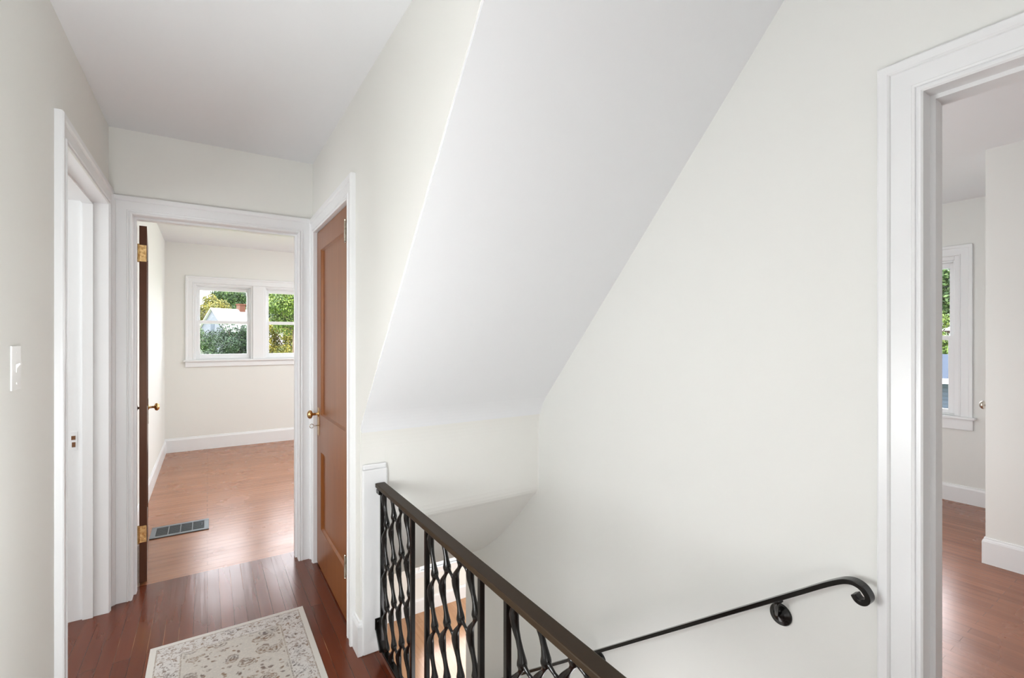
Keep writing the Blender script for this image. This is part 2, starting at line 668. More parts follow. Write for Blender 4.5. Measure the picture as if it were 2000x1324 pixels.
# ---- staircase going down
st = empty('staircase', (1.09, 0.33, LOW), kind='structure')
bm = BM()
bm2 = BM()
n = 14
rise = 2.70 / n
run = 0.252
for i in range(1, n):
    y0 = 0.33 + (i - 1) * run
    zt = -i * rise
    bx(bm, 0.634, XS, y0, y0 + run + 0.025, zt - 0.03, zt)
    bx(bm2, 0.634, XS, y0, y0 + 0.02, zt, zt + rise - 0.03)
bx(bm2, 0.634, XS, 0.33 + (n - 1) * run, 0.33 + (n - 1) * run + 0.02, LOW, LOW + rise - 0.03)
for b_, nm, mm in ((bm, 'stair_tread', NOSE), (bm2, 'stair_riser', TRIM)):
    o = obj(nm, b_, mm, st)
    o.matrix_parent_inverse = Matrix.Translation(-Vector(st.location))

# ------------------------------------------------------------------ door casings and jambs
mpL = lambda a, z, d: (XL + d, a, z)
mpE = lambda a, z, d: (a, YE - d, z)
mpR = lambda a, z, d: (XR - d, a, z)
mpS = lambda a, z, d: (XS - d, a, z)

bm = BM()
casing(bm, mpL, 2.25, 3.095, 0, 2.055)
o1 = struct('trim_2', bm, TRIM)
bm = BM()
liner(bm, mpL, 2.25, 3.095, 2.055, 0.145, 0.018, (0.045, 0.085))
obj('door_jamb', bm, TRIM, o1)
bm = BM()
bx(bm, -0.560, -0.535, 3.093, 3.0950, 0.835, 0.925)
o = obj('strike_plate', bm, TRIM, o1)
bm = BM()
bx(bm, -0.556, -0.541, 3.0915, 3.0935, 0.886, 0.905)
bx(bm, -0.554, -0.541, 3.0915, 3.0935, 0.850, 0.874)
obj('latch_hole', bm, OLDBRONZE, o)

bm = BM()
casing(bm, mpE, -0.333, 0.475, 0, 2.035)
o2 = struct('trim_3', bm, TRIM)
bm = BM()
liner(bm, mpE, -0.333, 0.475, 2.035, 0.145, 0.018, (0.05, 0.095))
obj('door_jamb', bm, TRIM, o2)
bm = BM()
casing(bm, lambda a, z, d: (a, 3.33 + d, z), -0.333, 0.475, 0, 2.035, [(0, 0), (0, .013), (.02, .018), (.095, .018), (.095, 0)])
obj('back_casing', bm, TRIM, o2)

bm = BM()
casing(bm, mpR, 2.26, 3.095, 0, 2.03)
o3 = struct('trim_4', bm, TRIM)
bm = BM()
liner(bm, mpR, 2.26, 3.095, 2.03, 0.12, 0.018)
obj('door_jamb', bm, TRIM, o3)

bm = BM()
casing(bm, mpS, -0.375, 0.435, 0, 2.0)
o4 = struct('trim_5', bm, TRIM)
bm = BM()
liner(bm, mpS, -0.375, 0.435, 2.0, 0.125, 0.018, (0.035, 0.075))
obj('door_jamb', bm, TRIM, o4)

# newel board capping the end of the right wall
bm = BM()
bx(bm, 0.566, 0.676, YW - 0.020, YW - 0.001, 0.0, 0.805)
bx(bm, 0.568, 0.674, YW - 0.016, YW - 0.001, 0.805, 0.828)
struct('trim_6', bm, TRIM, bevel=0.006)

# ---- baseboards
bm = BM()
baseboard(bm, (XR, 2.165), (XR, YW), (-1, 0), 0.15, m1=1)
baseboard(bm, (XR, YW), (0.567, YW), (0, -1), 0.15, m0=-1)
struct('baseboard_right', bm, TRIM)
bm = BM()
baseboard(bm, (XL, -1.75), (XL, 2.155), (1, 0), 0.15)
struct('baseboard_left', bm, TRIM)
bm = BM()
baseboard(bm, (-0.43, 3.33), (-0.43, WB), (1, 0), 0.15)
struct('baseboard_bedroom_left', bm, TRIM)
bm = BM()
baseboard(bm, (-0.43, WB), (3.6, WB), (0, -1), 0.17)
struct('baseboard_bedroom_far', bm, TRIM)
bm = BM()
baseboard(bm, (XF, 0.86), (XF, 2.9), (-1, 0), 0.145)
struct('baseboard_side_room', bm, TRIM)
bm = BM()
baseboard(bm, (4.02, -1.9), (4.02, 0.86), (-1, 0), 0.16, m1=1)
baseboard(bm, (4.02, 0.86), (4.10, 0.86), (0, 1), 0.16, m0=-1)
struct('baseboard_closet_box', bm, TRIM)
bm = BM()
baseboard(bm, (-1.2, YL), (6.0, YL), (0, -1), 0.20, z=LOW)
struct('baseboard_lower', bm, TRIM)


# ------------------------------------------------------------------ windows
def window(name, mp, a0, a1, z0, z1, zm, depth=0.16, fr=0.045, st_=0.030, rail=0.040, brail=0.062):
    """double hung window: mp(a,z,d) d positive into the room. opening a0..a1,z0..z1; zm centre of meeting rail"""
    root = empty(name, mp((a0 + a1) / 2, z0, -depth / 2), kind='structure')

    def add(nm, lst, m, par=root, bev=0.002):
        bm = BM()
        for (p0, p1, q0, q1, d0, d1) in lst:
            A = mp(p0, q0, d0)
            B = mp(p1, q1, d1)
            bx(bm, min(A[0], B[0]), max(A[0], B[0]), min(A[1], B[1]), max(A[1], B[1]), min(A[2], B[2]), max(A[2], B[2]))
        o = obj(nm, bm, m, None, bevel=bev)
        o.parent = par
        o.matrix_parent_inverse = Matrix.Translation(-Vector(root.location))
        return o
    # frame, stepped
    add('window_frame', [(a0, a0 + fr * .5, z0, z1, -depth, -0.002), (a1 - fr * .5, a1, z0, z1, -depth, -0.002), (a0 + fr * .5, a1 - fr * .5, z1 - fr * .5, z1, -depth, -0.002),
                         (a0 + fr * .5, a1 - fr * .5, z0, z0 + .012, -depth, -0.01),
                         (a0 + fr * .5, a0 + fr * .75, z0 + .012, z1 - fr * .5, -depth, -0.03), (a1 - fr * .75, a1 - fr * .5, z0 + .012, z1 - fr * .5, -depth, -0.03),
                         (a0 + fr * .75, a1 - fr * .75, z1 - fr * .75, z1 - fr * .5, -depth, -0.03)], TRIM)
    b0, b1 = a0 + fr * .75, a1 - fr * .75
    zt = z1 - fr * .75
    zb = z0 + 0.012

    def sash(nm, q0, q1, d0, d1, top, bot):
        s = add(nm, [(b0, b0 + st_, q0, q1, d0, d1), (b1 - st_, b1, q0, q1, d0, d1), (b0 + st_, b1 - st_, q1 - top, q1, d0, d1), (b0 + st_, b1 - st_, q0, q0 + bot, d0, d1)], TRIM)
        m_ = (d0 + d1) / 2
        g = add('glass_pane', [(b0 + st_ - .003, b1 - st_ + .003, q0 + bot - .003, q1 - top + .003, m_ - .002, m_ + .002)], GLASS, s, 0)
        g.matrix_parent_inverse = Matrix.Identity(4)
        return s
    sash('upper_sash', zm - rail / 2, zt, -0.115, -0.085, 0.045, rail)
    sash('lower_sash', zb, zm + rail / 2, -0.075, -0.045, rail, brail)
    return root


mpB = lambda a, z, d: (a, WB - d, z)
mpF = lambda a, z, d: (XF - d, a, z)
mpW = lambda a, z, d: (a, YL - d, z)
window('window_1', mpB, *w1, 1.587, brail=0.055)
window('window_2', mpB, *w2, 1.587, brail=0.055)
window('window_3', mpF, *w3, 1.386, brail=0.035, fr=0.062, st_=0.036)
window('window_4', mpW, *w4, -1.35, depth=0.14, brail=0.035)


def surround(name, mp, a0, a1, z0, z1, mull=None, drop=0.09):
    bm = BM()
    casing(bm, mp, a0, a1, z0, z1, PROF_W)
    o = struct(name, bm, TRIM)

    def bb(nm, p0, p1, q0, q1, d0, d1, bev=0.004):
        A = mp(p0, q0, d0)
        B = mp(p1, q1, d1)
        bm = BM()
        bx(bm, min(A[0], B[0]), max(A[0], B[0]), min(A[1], B[1]), max(A[1], B[1]), min(A[2], B[2]), max(A[2], B[2]))
        return obj(nm, bm, TRIM, o, bevel=bev)
    if mull:
        bb('mullion', mull[0], mull[1], z0, z1, 0, 0.014)
    bb('window_stool', a0 - 0.105, a1 + 0.105, z0 - 0.022, z0, -0.045, 0.040)
    bb('window_apron', a0 - 0.088, a1 + 0.088, z0 - drop - 0.0, z0 - 0.022, 0, 0.018)
    return o


surround('trim_7', mpB, w1[0], w2[1], 1.115, 2.065, (0.50, 0.63), 0.088)
surround('trim_8', mpF, w3[0], w3[1], 0.725, 2.08, None, 0.112)
surround('trim_9', mpW, w4[0], w4[1], -2.085, -0.62, None, 0.10)


# ------------------------------------------------------------------ doors
def door_slab(name, W, H, T, m, panels, sink=0.012, parent=None):
    """door in local frame: x 0..W, y 0..T (face at y=0 and y=T), z 0..H ; panels list (x0,x1,z0,z1)"""
    bm = BM()
    xs = sorted({0, W, *[p[0] for p in panels], *[p[1] for p in panels]})
    zs = sorted({0, H, *[p[2] for p in panels], *[p[3] for p in panels]})

    def inp(x, z):
        return any(p[0] < x < p[1] and p[2] < z < p[3] for p in panels)
    for i in range(len(xs) - 1):
        for j in range(len(zs) - 1):
            cx, cz = (xs[i] + xs[i + 1]) / 2, (zs[j] + zs[j + 1]) / 2
            if not inp(cx, cz):
                bx(bm, xs[i], xs[i + 1], 0, T, zs[j], zs[j + 1])
    bmesh.ops.remove_doubles(bm, verts=bm.verts, dist=1e-5)
    # drop interior faces
    dd = {}
    for f in bm.faces:
        k = tuple(round(x, 4) for x in f.calc_center_median())
        dd.setdefault(k, []).append(f)
    bmesh.ops.delete(bm, geom=[f for v in dd.values() if len(v) > 1 for f in v], context='FACES')
    o = obj(name, bm, m, parent)
    return o


def panel_bm(p, T, sink):
    bm = BM()
    x0, x1, z0, z1 = p
    # panel board with a small sloped sticking around it
    bx(bm, x0, x1, sink, T - sink, z0, z1)
    return bm


def stick_bm(p, T, sink):
    bm = BM()
    x0, x1, z0, z1 = p
    for s in (0, 1):
        ya = 0.002 if s == 0 else T - 0.002
        yb = sink if s == 0 else T - sink
        k = 0.009
        o_ = [(x0, z0), (x1, z0), (x1, z1), (x0, z1)]
        i_ = [(x0 + k, z0 + k), (x1 - k, z0 + k), (x1 - k, z1 - k), (x0 + k, z1 - k)]
        vo = [bm.verts.new((a, ya, b)) for a, b in o_]
        vi = [bm.verts.new((a, yb, b)) for a, b in i_]
        vb = [bm.verts.new((a, yb, b)) for a, b in o_]
        for i in range(4):
            j = (i + 1) % 4
            bm.faces.new((vo[i], vo[j], vi[j], vi[i]))
            bm.faces.new((vo[i], vo[j], vb[j], vb[i]))
            bm.faces.new((vb[i], vb[j], vi[j], vi[i]))
    return bm


KNOB = [(0.0, 0.0), (0.018, 0.0), (0.018, 0.003), (0.009, 0.006), (0.0075, 0.012), (0.0075, 0.030), (0.011, 0.034), (0.020, 0.037), (0.0255, 0.042),
        (0.0265, 0.048), (0.024, 0.054), (0.021, 0.0555), (0.019, 0.059), (0.013, 0.062), (0.0001, 0.063)]

# closet door in the right wall (closed, slightly recessed) hinge edge near the camera
d1 = empty('door_1', (XR + 0.008, 2.264, 0.008), kind='structure')
d1['label'] = 'amber stained two-panel wooden closet door, closed, beside the stair'
# local frame: x along +Y, y along +X
d1.rotation_euler = (0, 0, 0)
W, H, T = 0.827, 2.018, 0.038
pan = [(0.115, 0.715, 0.235, 0.695), (0.115, 0.715, 0.915, 1.90)]
s = door_slab('door_leaf', W, H, T, DOORW, pan)
TM = Matrix(((0, 1, 0, 0), (1, 0, 0, 0), (0, 0, 1, 0), (0, 0, 0, 1)))
s.data.transform(TM)
s.data.flip_normals()
s.parent = d1
for p in pan:
    b_ = panel_bm(p, T, 0.013)
    bmesh.ops.transform(b_, matrix=TM, verts=b_.verts)
    o = obj('door_panel', b_, DOORW, d1)
    b_ = stick_bm(p, T, 0.013)
    bmesh.ops.transform(b_, matrix=TM, verts=b_.verts)
    obj('panel_molding', b_, DOORW, o)
bm = BM()
prof = [(-0.022, -0.083), (0.022, -0.083), (0.022, 0.083), (-0.022, 0.083)]
bx(bm, -0.0025, 0.0, 0.757, 0.803, 0.785, 0.953)
e = obj('escutcheon', bm, BRASS, d1, bevel=0.006)
bm = BM()
lathe(bm, KNOB, (-0.002, 0.779, 0.915), (-1, 0, 0))
obj('door_knob', bm, BRASS, d1, smooth=True)
# key in its lock
bm = BM()
tube(bm, [(-0.002, 0.779, 0.845), (-0.030, 0.779, 0.845)], [(0.0022, 0.0022)] * 2, (0, 0, 1), 8)
pts = [(-0.040 + 0.011 * math.cos(a), 0.779, 0.845 + 0.012 * math.sin(a)) for a in [2 * math.pi * k / 16 for k in range(17)]]
tube(bm, pts, [(0.002, 0.002)] * 17, (0, 1, 0), 6)
obj('key', bm, NICKEL, d1, smooth=True)


def hinge(parent, z, m=NICKEL, x=-0.010, y=-0.004, h=0.09):
    bm = BM()
    lathe(bm, [(0.0001, 0), (0.004, 0.001), (0.0055, 0.004), (0.004, 0.008), (0.0062, 0.010), (0.0062, h - 0.010), (0.004, h - 0.008), (0.0055, h - 0.004), (0.004, h - .001), (0.0001, h)],
          (x, y, z), (0, 0, 1), 14)
    bx(bm, x, 0.001, y - 0.002, y + 0.002, z + 0.014, z + h - 0.014)
    bx(bm, -0.002, 0.001, y - 0.024, y + 0.040, z + 0.012, z + h - 0.012)
    for zz in (0.03, h - 0.03):
        lathe(bm, [(0.004, 0), (0.003, 0.0015), (0.0001, 0.002)], (-0.002, y + 0.028, z + zz), (-1, 0, 0), 8)
    return obj('hinge', bm, m, parent, smooth=False)


for z in (0.24, 1.82):
    hinge(d1, z, NICKEL, -0.022, 0.030, 0.115)

# bedroom door, swung open against the bedroom's left wall
d2 = empty('door_2', (-0.286, 3.352, 0.012), R(90 + 4.35), kind='structure')
d2['label'] = 'dark brown wooden bedroom door standing open, seen on its hinge edge'
W2, H2, T2 = 0.755, 2.000, 0.034
# local: x along the leaf, y 0..T to the left
pan2 = [(0.11, 0.645, 0.235, 0.695), (0.11, 0.645, 0.915, 1.89)]
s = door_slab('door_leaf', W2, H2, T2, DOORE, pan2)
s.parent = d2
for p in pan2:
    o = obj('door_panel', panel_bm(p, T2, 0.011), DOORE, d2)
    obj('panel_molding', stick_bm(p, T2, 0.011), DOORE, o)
for z in (0.225, 1.80):
    bm = BM()
    bx(bm, -0.0025, 0.0, 0.002, T2, z, z + 0.092)
    lathe(bm, [(0.0001, -.006), (0.005, -.004), (0.0062, 0.0), (0.0062, 0.092), (0.005, .096), (0.0001, 0.098)], (-0.005, T2 + 0.004, z), (0, 0, 1), 12)
    for zz in (0.015, 0.046, 0.077):
        lathe(bm, [(0.0045, 0), (0.0035, 0.002), (0.0001, 0.0022)], (-0.0025, 0.010 + 0.007 * (zz > .03 and zz < .06), z + zz), (-1, 0, 0), 10)
    obj('hinge', bm, BRASS, d2)
bm = BM()
lathe(bm, KNOB, (W2 - 0.07, 0.0, 0.90), (0, -1, 0))
obj('door_knob', bm, BRASS, d2, smooth=True)
bm = BM()
lathe(bm, [(r, h * 0.62) for r, h in KNOB], (W2 - 0.07, T2, 0.90), (0, 1, 0))
obj('door_knob', bm, OLDBRONZE, d2, smooth=True)
bm = BM()
bx(bm, W2 - 0.085, W2 - 0.055, -0.002, 0, 0.79, 0.96)
obj('escutcheon', bm, NICKEL, d2, bevel=0.003)

# closet door of the side room, face hidden, its knob peeks past the corner
d3 = empty('door_3', (4.145, 0.83, 0.008), kind='structure')
s = door_slab('door_leaf', 0.77, 2.015, 0.035, TRIM, [(0.11, 0.66, 0.235, 0.695), (0.11, 0.66, 0.915, 1.9)])
s.data.transform(Matrix.Translation((0, -0.01, 0)))
s.parent = d3
for p in [(0.11, 0.66, 0.235, 0.695), (0.11, 0.66, 0.915, 1.9)]:
    b_ = panel_bm(p, 0.035, 0.01)
    bmesh.ops.transform(b_, matrix=Matrix.Translation((0, -0.01, 0)), verts=b_.verts)
    obj('door_panel', b_, TRIM, d3)
bm = BM()
lathe(bm, [(r, h * 1.1) for r, h in KNOB], (0.045, 0.025, 0.945), (0, 1, 0))
obj('door_knob', bm, NICKEL, d3, smooth=True)

# ------------------------------------------------------------------ stair railing of cast iron
XB = 0.640
rl = empty('stair_railing', (XB, 1.24, 0.0))
tag(rl, 'black cast iron balustrade with knotted organic lattice along the stairwell edge', 'railing')
INV = Matrix.Translation(-Vector(rl.location))


def rpart(nm, bm, m, bevel=0.0, smooth=False):
    o = obj(nm, bm, m, rl, bevel=bevel, smooth=smooth)
    o.matrix_parent_inverse = INV
    return o


bm = BM()
bx(bm, XB - 0.0215, XB + 0.0215, 0.36, 2.066, 0.727, 0.745)
bx(bm, XB - 0.012, XB + 0.012, 0.37, 2.06, 0.719, 0.727)
rpart('top_rail', bm, RAILM, 0.003)
bm = BM()
bx(bm, XB - 0.013, XB + 0.013, 0.36, 2.02, 0.030, 0.040)
rpart('bottom_rail', bm, BLACK, 0.002)
# brackets on the wall end
bm = BM()
bx(bm, XB - 0.016, XB + 0.014, 2.030, 2.069, 0.700, 0.719)
rpart('wall_bracket', bm, BLACK, 0.003)
bm = BM()
bx(bm, XB - 0.022, XB + 0.010, 2.064, 2.069, 0.100, 0.150)
prism_x(bm, [(2.069, 0.100), (2.069, 0.112), (2.005, 0.045), (2.005, 0.032), (2.015, 0.032)], XB - 0.020, XB + 0.008)
lathe(bm, [(0.008, 0), (0.006, 0.003), (0.0001, 0.004)], (XB - 0.006, 2.064, 0.135), (0, -1, 0), 12)
rpart('wall_bracket', bm, BLACK, 0.002)

S_ = 0.0065
posts = [2.035, 1.672, 1.535, 1.150, 1.013, 0.628, 0.49]
for y in posts:
    bm = BM()
    bx(bm, XB - 0.008, XB + 0.008, y - 0.008, y + 0.008, 0.0385, 0.722)
    rpart('post', bm, BLACK, 0.002)
for y in (0.37,):
    bm = BM()
    bx(bm, XB - 0.014, XB + 0.014, y - 0.014, y + 0.014, 0.0, 0.728)
    rpart('post', bm, BLACK, 0.002)
for y in (1.6, 1.08):
    bm = BM()
    bx(bm, XB - 0.007, XB + 0.007, y - 0.007, y + 0.007, 0.0, 0.032)
    rpart('foot', bm, BLACK)

P = 0.176


def strand(y, phase, last=False):
    """one knotted strand. y = centre, going up z. toward the camera is -Y (right in the picture)"""
    bm = BM()
    pts, rad = [], []
    keys = [  # fraction up from a knot, offset toward -Y, in-plane radius, out-of-plane radius
        (0.00, 0.0185, 0.0140, 0.0125), (0.05, 0.0182, 0.0140, 0.0125), (0.11, 0.0165, 0.0105, 0.0100), (0.20, 0.0110, 0.0078, 0.0075), (0.31, 0.0015, 0.0072, 0.0070),
        (0.42, -0.0090, 0.0100, 0.0088), (0.52, -0.0155, 0.0140, 0.0108), (0.60, -0.0180, 0.0158, 0.0115), (0.68, -0.0150, 0.0128, 0.0100), (0.78, -0.0045, 0.0078, 0.0070),
        (0.87, 0.0080, 0.0054, 0.0052), (0.94, 0.0155, 0.0078, 0.0078), (1.00, 0.0185, 0.0140, 0.0125)]
    z = 0.036
    while z < 0.7245:
        f = ((z - phase) / P) % 1.0
        for a, b in zip(keys, keys[1:]):
            if a[0] <= f <= b[0]:
                u = (f - a[0]) / (b[0] - a[0])
                u = u if a[0] not in (0.0,) else u * u * (3 - 2 * u)
                off, ra, rb = [a[i] + (b[i] - a[i]) * u for i in (1, 2, 3)]
                break
        k = 1.0
        pts.append((XB, y - off, z))
        rad.append((ra, rb))
        z += 0.006
    tube(bm, pts, rad, (1, 0, 0), 12)
    # twig joining the swelling to its neighbour
    zz = phase
    while zz < 0.72:
        if zz > 0.06:
            if last:
                tube(bm, [(XB, y - 0.024, zz + 0.006), (XB, y - 0.034, zz + 0.001), (XB, y - 0.044, zz - 0.003)], [(0.0105, 0.0085), (0.0065, 0.0055), (0.0055, 0.005)], (1, 0, 0), 10)
                zz += P
                continue
            tube(bm, [(XB, y - 0.024, zz + 0.006), (XB, y - 0.034, zz + 0.001), (XB, y - 0.050, zz - 0.005), (XB, y - 0.066, zz - 0.010)], [(0.0105, 0.0085), (0.0065, 0.0055), (0.0048, 0.0045), (0.0080, 0.0065)], (1, 0, 0), 10)
        zl = zz + P * 0.60
        zz += P
    return bm


for pa, pb in ((posts[0], posts[1]), (posts[2], posts[3]), (posts[4], posts[5])):
    sp = (pa - pb) / 4.0
    for k in range(4):
        y = pa - sp * (k + 0.5)
        ph = (0.060 + k * (P * 0.345)) % P
        rpart('baluster', strand(y, ph, k == 3), BLACK, smooth=True)

# ------------------------------------------------------------------ handrail on the outer stair wall
XH = 1.462
hr = empty('handrail', (XS, 0.78, 0.526))
tag(hr, 'black iron wall handrail with scrolled end above the descending stair', 'handrail')
HINV = Matrix.Translation(-Vector(hr.location))


def hpart(nm, bm, m, bevel=0.0, smooth=False, parent=None):
    o = obj(nm, bm, m, parent or hr, bevel=bevel, smooth=smooth)
    o.matrix_parent_inverse = HINV
    return o


sl = (-0.007 - 0.577) / (1.552 - 0.784)
top = lambda y: 0.577 + (y - 0.784) * sl
pts = [(y, top(y)) for y in (3.20, 2.8, 2.4, 2.0, 1.6, 1.2, 0.9, 0.75)]
ctl = [(0.690, 0.6485), (0.640, 0.687), (0.605, 0.7115), (0.585, 0.7225), (0.566, 0.7265), (0.548, 0.7215), (0.536, 0.709), (0.532, 0.697), (0.537, 0.686), (0.548, 0.6815), (0.558, 0.6855), (0.5655, 0.6965)]
for i in range(len(ctl) - 1):
    p0 = ctl[max(i - 1, 0)]
    p1, p2 = ctl[i], ctl[i + 1]
    p3 = ctl[min(i + 2, len(ctl) - 1)]
    for k in range(4):
        u = k / 4
        pts.append(tuple(0.5 * (2 * p1[j] + (p2[j] - p0[j]) * u + (2 * p0[j] - 5 * p1[j] + 4 * p2[j] - p3[j]) * u * u + (3 * p1[j] - p0[j] - 3 * p2[j] + p3[j]) * u ** 3) for j in (0, 1)))
pts.append(ctl[-1])
prof = [(-0.015, -0.0065), (0.015, -0.0065), (0.015, 0.0065), (-0.015, 0.0065)]
bm = BM()
rings = []
for i, p in enumerate(pts):
    a = Vector(pts[max(i - 1, 0)])
    b = Vector(pts[min(i + 1, len(pts) - 1)])
    d = (b - a).normalized()
    nrm = Vector((-d[1], d[0]))
    rings.append([bm.verts.new((XH + px, p[0] + nrm[0] * q, p[1] + nrm[1] * q)) for px, q in prof])
for i in range(len(rings) - 1):
    for k in range(4):
        bm.faces.new((rings[i][k], rings[i][(k + 1) % 4], rings[i + 1][(k + 1) % 4], rings[i + 1][k]))
bm.faces.new(rings[0])
bm.faces.new(rings[-1][::-1])
hpart('rail_bar', bm, BLACK, 0.0015)
for (y, z) in ((0.790, 0.512), (1.60, -0.095), (2.75, -0.965)):
    bm = BM()
    lathe(bm, [(0.0335, 0.0), (0.034, 0.004), (0.031, 0.009), (0.022, 0.0105), (0.0205, 0.013), (0.016, 0.0155), (0.009, 0.016), (0.007, 0.018), (0.0001, 0.0185)], (XS, y, z), (-1, 0, 0), 32)
    ro = hpart('wall_rosette', bm, BLACK, smooth=True)
    bm = BM()
    zt = top(y - 0.03) - 0.007
    tube(bm, [(XS - 0.012, y, z + 0.004), (XS - 0.035, y - 0.004, z + 0.012), (XH, y - 0.016, zt - 0.018), (XH - 0.002, y - 0.026, zt)], [(0.006, 0.006), (0.0055, 0.0055), (0.007, 0.007), (0.011, 0.011)], (0, 1, 0), 10)
    hpart('bracket_arm', bm, BLACK, smooth=True)

# ------------------------------------------------------------------ rug
RUG = mat('distressed_rug_weave', (0.6, 0.57, 0.53), 0.95, 0, 0.1)
t = NT(RUG)
rx0, rx1, ry0, ry1 = -0.212, 0.412, 0.75, 2.622
tc = t.n('ShaderNodeTexCoord')
sep = t.n('ShaderNodeSeparateXYZ')
t.l(tc.outputs['Object'], sep.inputs[0])
cxr, cyr = (rx0 + rx1) / 2, (ry0 + ry1) / 2
dx = t.math('SUBTRACT', (rx1 - rx0) / 2, t.math('ABSOLUTE', sep.outputs[0]))
dy = t.math('SUBTRACT', (ry1 - ry0) / 2, t.math('ABSOLUTE', sep.outputs[1]))
ed = t.math('MINIMUM', dx, dy)


def band(a, b):
    return t.math('MULTIPLY', t.math('GREATER_THAN', ed, a), t.math('LESS_THAN', ed, b))


v = t.coords()
vd = t.n('ShaderNodeMixRGB', blend_type='ADD')
vd.inputs[0].default_value = 0.035
nz = t.n('ShaderNodeTexNoise')
nz.inputs['Scale'].default_value = 26
t.l(v, nz.inputs['Vector'])
t.l(v, vd.inputs[1])
t.l(nz.outputs['Color'], vd.inputs[2])


def vor(scale, feature='F1'):
    n = t.n('ShaderNodeTexVoronoi', feature=feature)
    n.inputs['Scale'].default_value = scale
    t.l(vd.outputs[0], n.inputs['Vector'])
    return n


# flowers: rings around scattered cells, petals by angle-ish noise
v1 = vor(12)
flower = t.ramp(v1.outputs['Distance'], [(0.0, (0.8, 0.8, 0.8)), (0.10, (0.2, 0.2, 0.2)), (0.20, (1, 1, 1)), (0.27, (0.1, 0.1, 0.1)), (0.36, (0.8, 0.8, 0.8)), (0.42, (0, 0, 0))])
v2 = vor(36)
leaf = t.ramp(v2.outputs['Distance'], [(0.0, (1, 1, 1)), (0.26, (0.75, 0.75, 0.75)), (0.36, (0, 0, 0))])
v3 = vor(34, 'DISTANCE_TO_EDGE')
line = t.ramp(t.noise(v, 62, 3, 0.6, 1.2), [(0.50, (0, 0, 0)), (0.57, (1, 1, 1))])
wear = t.ramp(t.noise(v, 34, 5, 0.7), [(0.36, (0, 0, 0)), (0.52, (1, 1, 1))])
wear2 = t.ramp(t.noise(v, 110, 4, 0.7), [(0.34, (0, 0, 0)), (0.55, (1, 1, 1))])
sel = t.ramp(t.noise(v, 9, 2, 0.5), [(0.28, (0, 0, 0)), (0.42, (1, 1, 1))])
pat_f = t.math('MULTIPLY', t.math('MAXIMUM', t.math('MULTIPLY', flower, wear2), t.math('MULTIPLY', t.math('MULTIPLY', leaf, sel), wear)), 0.95)
pat_b = t.math('MULTIPLY', t.math('MAXIMUM', t.math('MULTIPLY', leaf, 0.9), t.math('MULTIPLY', line, 0.9)), t.math('MULTIPLY', wear, wear2))
inner = t.math('GREATER_THAN', ed, 0.125)
bord = band(0.030, 0.112)
lines = t.math('MULTIPLY', t.math('MAXIMUM', band(0.024, 0.029), band(0.114, 0.120)), t.math('MULTIPLY', wear2, 0.5))
pat = t.math('ADD', t.math('MULTIPLY', pat_f, inner), t.math('ADD', t.math('MULTIPLY', pat_b, bord), lines))
pcol = t.ramp(t.noise(v, 7, 2), [(0.38, (0.13, 0.085, 0.07)), (0.5, (0.21, 0.115, 0.055)), (0.62, (0.11, 0.085, 0.085))])
ground = t.mix(wear2, (0.62, 0.575, 0.51), (0.54, 0.505, 0.46))
ground = t.mix(bord, ground, (0.62, 0.59, 0.56))
edgec = t.math('LESS_THAN', ed, 0.024)
ground = t.mix(edgec, ground, (0.66, 0.63, 0.58))
c = t.mix(pat, ground, pcol)
t.l(c, t.b.inputs['Base Color'])
wv = t.noise(t.coords((1, 1, 1)), 420, 2)
t.bump(t.math('ADD', wv, t.math('MULTIPLY', pat, 0.4)), 0.5, 0.002)
bm = BM()
bx(bm, rx0 - cxr, rx1 - cxr, ry0 - cyr, ry1 - cyr, 0, 0.006)
rug = obj('runner_rug', bm, RUG, bevel=0.002)
rug.location = (cxr, cyr, 0.0008)
tag(rug, 'cream runner rug with faded grey-brown floral pattern on the dark hall floorboards', 'rug')

# ------------------------------------------------------------------ floor vent
vn = empty('floor_vent', (-0.160, 4.175, 0.0))
tag(vn, 'grey metal floor register with slatted grille in the bedroom floor', 'vent')
vx0, vx1, vy0, vy1 = -0.170, 0.170, -0.125, 0.125
vx0, vx1, vy0, vy1 = -0.175, 0.17, -0.115, 0.115
bm = BM()
fw = 0.030
for b in ((vx0, vx1, vy0, vy0 + fw), (vx0, vx1, vy1 - fw, vy1), (vx0, vx0 + fw, vy0 + fw, vy1 - fw), (vx1 - fw, vx1, vy0 + fw, vy1 - fw)):
    bx(bm, *b, 0.0005, 0.007)
for k in (1, 2, 3):
    x = vx0 + fw + (vx1 - vx0 - 2 * fw) * k / 4
    bx(bm, x - 0.003, x + 0.003, vy0 + fw, vy1 - fw, 0.0015, 0.007)
obj('frame', bm, VENTM, vn, bevel=0.0015)
bm = BM()
for k in range(9):
    y = vy0 + fw + (vy1 - vy0 - 2 * fw) * (k + 0.5) / 9
    bx(bm, vx0 + fw, vx1 - fw, y - 0.0024, y + 0.0024, 0.002, 0.0056)
obj('slats', bm, VENTM, vn)
bm = BM()
bx(bm, vx0 + fw, vx1 - fw, vy0 + fw, vy1 - fw, 0.0004, 0.0012)
obj('duct_backing', bm, DARK, vn)
bm = BM()
lathe(bm, [(0.006, 0), (0.006, 0.006), (0.0001, 0.007)], (vx1 - fw - 0.014, 0.02, 0.006), (0, 0, 1), 12)
bx(bm, vx1 - fw - 0.016, vx1 - fw - 0.012, -0.02, 0.02, 0.006, 0.010)
obj('damper_lever', bm, VENTM, vn)

